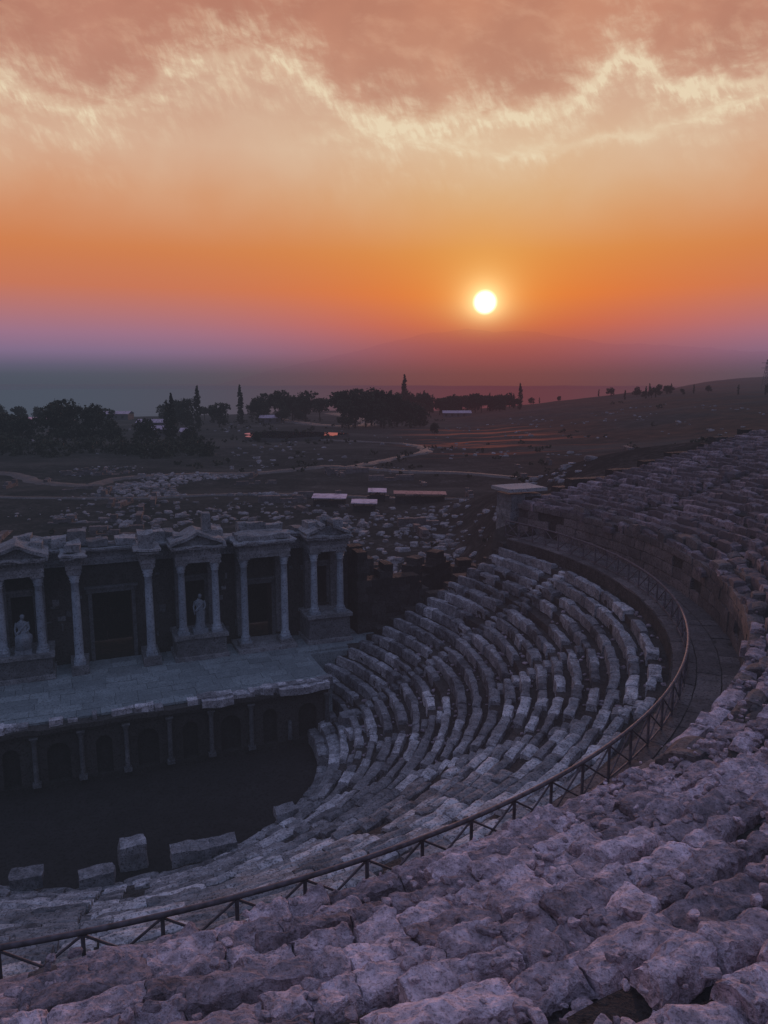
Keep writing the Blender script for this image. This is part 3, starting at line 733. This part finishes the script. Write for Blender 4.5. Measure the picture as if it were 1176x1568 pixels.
def pond(name,cxx,cyy,rx,ry):
    m=bpy.data.materials.get('still_water')
    if not m:
        m=bpy.data.materials.new('still_water');m.use_nodes=True;t=NT(m.node_tree);b=t.n['Principled BSDF'];b.inputs['Base Color'].default_value=(.03,.03,.035,1);b.inputs['Roughness'].default_value=.02;b.inputs['IOR'].default_value=1.5
    n=48;an=np.linspace(0,2*math.pi,n,endpoint=False);zc=max(zg(cxx+rx*f*math.cos(q),cyy+ry*f*math.sin(q)) for f in (0,.5,1) for q in np.linspace(0,6.28,12))+.35
    rg=[]
    for f in (.02,1.):
        k=1+.12*np.sin(an*3+1)+.06*np.sin(an*7)
        V_=np.stack([cxx+rx*f*k*np.cos(an),cyy+ry*f*k*np.sin(an),zc+0*an],1);rg.append(V_)
    bank=rg[1].copy();bank[:,:2]=(bank[:,:2]-[cxx,cyy])*1.06+[cxx,cyy];bank[:,2]-=1.2
    j=np.arange(n);k=(j+1)%n
    a=Acc();a.add(np.concatenate(rg),np.stack([j,k,n+k,n+j],1),.5,0);a.add(np.concatenate([rg[1],bank]),np.stack([j,k,n+k,n+j],1),.5,1)
    a.make(name,[m,m_wall],True)
pond('pond',-30,250,16,16);pond('pond',-190,350,40,26)
# ---------------------------------------------------------------- vegetation
def leafcloud(acc,cx_,cy_,cz,rx,ry,rz,nc,per,ls,rngs,base=.5):
    u=rngs.normal(size=(nc,3));u/=np.linalg.norm(u,axis=1,keepdims=True);u*=rngs.uniform(.3,1.0,(nc,1))**.6
    c=u*[rx,ry,rz]
    cr=rngs.uniform(.14,.30,(nc,1,1))*min(rx,rz)*1.3
    o=rngs.normal(size=(nc,per,3))*cr*.6
    P=(c[:,None]+o+[cx_,cy_,cz]).reshape(-1,3)
    n=len(P);A=rngs.normal(size=(n,3));A/=np.linalg.norm(A,axis=1,keepdims=True);B=np.cross(A,rngs.normal(size=(n,3)));B/=np.linalg.norm(B,axis=1,keepdims=True)
    s=ls*rngs.uniform(.5,1.2,(n,1))
    V=np.stack([P-A*s,P+B*s*.6,P+A*s,P-B*s*.6],1).reshape(-1,3);F=np.arange(n*4).reshape(-1,4)
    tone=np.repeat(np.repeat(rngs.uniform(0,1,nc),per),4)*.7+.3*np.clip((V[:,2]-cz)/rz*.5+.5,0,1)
    acc.add(V,F,tone,0)
def tree_into(a,x,y,z,kind,h,rg):
    if kind=='cypress':
        a.tube((x,y,z-.5),(x,y,z+h*.5),h*.022,h*.01,7,.5,1)
        for k in range(18):
            f=k/17.;rr=h*.085*math.sin(math.pi*min(1,(.25+f*.74)))**.7+.12
            leafcloud(a,x+rg.normal()*.1,y,z+h*(.06+.92*f),rr,rr,h*.07,9,20,h*.022,rg)
        return
    lean=rg.normal(0,.03,2)*h
    top=(x+lean[0],y+lean[1],z+h*.62)
    a.tube((x,y,z-.6),(x+lean[0]*.5,y+lean[1]*.5,z+h*.3),h*.03,h*.022,8,.5,1);a.tube((x+lean[0]*.5,y+lean[1]*.5,z+h*.3),top,h*.022,h*.01,7,.5,1)
    nl=13
    for k in range(nl):
        an=k*2.4+rg.uniform(0,.8);f=rg.uniform(0,1)
        if kind=='pine': zb=z+h*(.3+.3*f);R=h*rg.uniform(.16,.34);ze=z+h*(.5+.36*f);sz=(.19,.12)
        else: zb=z+h*(.15+.3*f);R=h*rg.uniform(.14,.36);ze=z+h*(.2+.62*f);sz=(.2,.17)
        ex,ey=x+R*math.cos(an),y+R*math.sin(an)
        a.tube((x+lean[0]*.5,y+lean[1]*.5,zb),(ex,ey,ze),h*.011,h*.004,5,.5,1)
        leafcloud(a,ex,ey,ze,h*sz[0],h*sz[0],h*sz[1],13,20,h*.034,rg)
    leafcloud(a,top[0],top[1],z+h*.84,h*.2,h*.2,h*.12,18,20,h*.034,rg)
    leafcloud(a,top[0],top[1],z+h*.6,h*.26,h*.26,h*.2,24,20,h*.034,rg)
def tree(kind,x,y,h,seed):
    rg=np.random.default_rng(seed);a=Acc();z=zg(x,y);tree_into(a,x,y,z,kind,h,rg)
    a.make({'cypress':'cypress_tree','pine':'pine_tree','oak':'broadleaf_tree'}[kind],[m_leaf,m_bark])
sd=0
for kind,x,y,h in [('oak',-88,212,13),('oak',-82,218,12),('pine',-94,222,12),('cypress',-58,212,14),('cypress',-60.5,216,12),('oak',-66,214,8),('oak',-75,212,8),('oak',-100,214,9),('oak',-107,215,9),('cypress',-72,300,16),('oak',-78,305,12),('oak',-66,310,10),('oak',-84,315,11),('cypress',-61,330,16),('oak',-54,335,11),
    ('oak',-112,230,9),('oak',-52,205,6),('pine',-54,352,13),('pine',-47,350,14),('oak',-42,356,12),('pine',-35,345,14),('pine',-28,340,11),
    ('pine',-16,296,14),('pine',-11,292,15),('oak',-7,296,12),('pine',-1,297,15),('oak',5,300,12),('oak',10,298,11),('oak',-13,287,10),('pine',-5,305,15),('oak',0,290,10),('cypress',11,420,21),
    ('cypress',70,400,13),('oak',60,402,7),('oak',-38,232,3.5),('oak',-58,232,5),('oak',17,262,4),('oak',14,300,8)]:
    sd+=1;tree(kind,x,y,h,sd)
a=Acc();rg=np.random.default_rng(99)
for i in range(52):
    f=i/51.;x=8+f*64+rg.normal()*2;y=430+rg.uniform(-25,25)
    tree_into(a,x,y,zg(x,y),'cypress' if rg.random()<.3 else ('pine' if rg.random()<.4 else 'oak'),rg.uniform(7,14)*(1-.4*f),rg)
for i in range(30):
    x=rg.uniform(-230,-30);y=rg.uniform(330,450)
    tree_into(a,x,y,zg(x,y),'oak' if rg.random()<.7 else 'pine',rg.uniform(4,9),rg)
for i in range(30):
    x=75+rg.uniform(0,150);y=390+rg.uniform(-40,80)
    tree_into(a,x,y,zg(x,y),'cypress' if rg.random()<.4 else 'oak',rg.uniform(3,6),rg)
for i in range(34):
    x=-125+rg.uniform(0,82);y=195+rg.uniform(-15,12)
    leafcloud(a,x,y,zg(x,y)+1.4,4,4,2.2,26,18,.45,rg)
a.make('distant_tree_row',[m_leaf,m_bark])
a=Acc();rg=np.random.default_rng(5)
for i in range(700):
    x=rg.uniform(-110,110);y=rg.uniform(68,360);s,t_=REL(x,y)
    if t_<16 or vn(np.array([x*.03,y*.03,1.]),3)<-.1: continue
    h=rg.uniform(.5,1.8);leafcloud(a,x,y,zg(x,y)+h*.35,h*.9,h*.9,h*.5,7,9,.18+h*.1,rg)
a.make('low_shrubs',[m_leaf,m_bark])
a=Acc();px,py=230.,470.;pz=zg(px,py)
for sx_,sy_ in ((-1,-1),(1,-1),(1,1),(-1,1)): a.tube((px+2*sx_,py+2*sy_,pz-1),(px+.3*sx_,py+.3*sy_,pz+18),.16,.1)
for k in range(5):
    z1=pz+k*3.6;r1=2-1.7*k/5;r2=2-1.7*(k+1)/5
    for sg in (-1,1):a.tube((px-r1,py+sg*r1,z1),(px+r2,py+sg*r2,z1+3.6),.08);a.tube((px+r1,py+sg*r1,z1),(px-r2,py+sg*r2,z1+3.6),.08)
for zz in (13,16.): a.tube((px-3.5,py,pz+zz),(px+3.5,py,pz+zz),.12)
a.make('transmission_pylon',m_rail)
def mount(name,dist,pts,colr,fac,seed):
    m=bpy.data.materials.new(name+'_haze');m.use_nodes=True;t=NT(m.node_tree);t.n.clear()
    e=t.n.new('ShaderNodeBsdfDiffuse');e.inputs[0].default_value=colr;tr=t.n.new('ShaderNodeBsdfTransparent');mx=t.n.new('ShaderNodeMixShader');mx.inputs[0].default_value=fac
    t.l.new(tr.outputs[0],mx.inputs[1]);t.l.new(e.outputs[0],mx.inputs[2]);o=t.n.new('ShaderNodeOutputMaterial');t.l.new(mx.outputs[0],o.inputs[0])
    A=np.linspace(pts[0][0],pts[-1][0],400);H=np.interp(A,[p[0] for p in pts],[p[1] for p in pts])
    H=H+.14*vn(np.stack([A*.5,0*A,0*A],1),seed)*np.minimum(1,H)+.05*vn(np.stack([A*2,0*A,0*A],1),seed+1)*np.minimum(1,H)
    V=[]
    for f,dd in ((0,0),(1,1500)):
        z_=np.where(f==0,-200,dist*np.tan(np.radians(np.maximum(H,-.3))));ar=np.radians(A)
        V.append(np.stack([(dist+dd)*np.sin(ar),(dist+dd)*np.cos(ar),z_+0*A],1))
    j=np.arange(399);a=Acc();a.add(np.concatenate(V),np.stack([j,j+1,401+j,400+j],1));a.make(name,m,True)
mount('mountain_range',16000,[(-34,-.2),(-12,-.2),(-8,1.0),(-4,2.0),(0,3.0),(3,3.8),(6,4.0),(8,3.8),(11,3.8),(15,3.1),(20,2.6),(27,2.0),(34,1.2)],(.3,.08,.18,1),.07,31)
# ---------------------------------------------------------------- camera
cam=bpy.data.cameras.new('camera');co=bpy.data.objects.new('camera',cam);sc.collection.objects.link(co)
cam.sensor_fit='VERTICAL';cam.sensor_height=24;cam.lens=24*770/1024;cam.clip_start=.1;cam.clip_end=60000
co.location=(0,0,0);co.rotation_euler=(math.radians(90-9.6),0,0);sc.camera=co
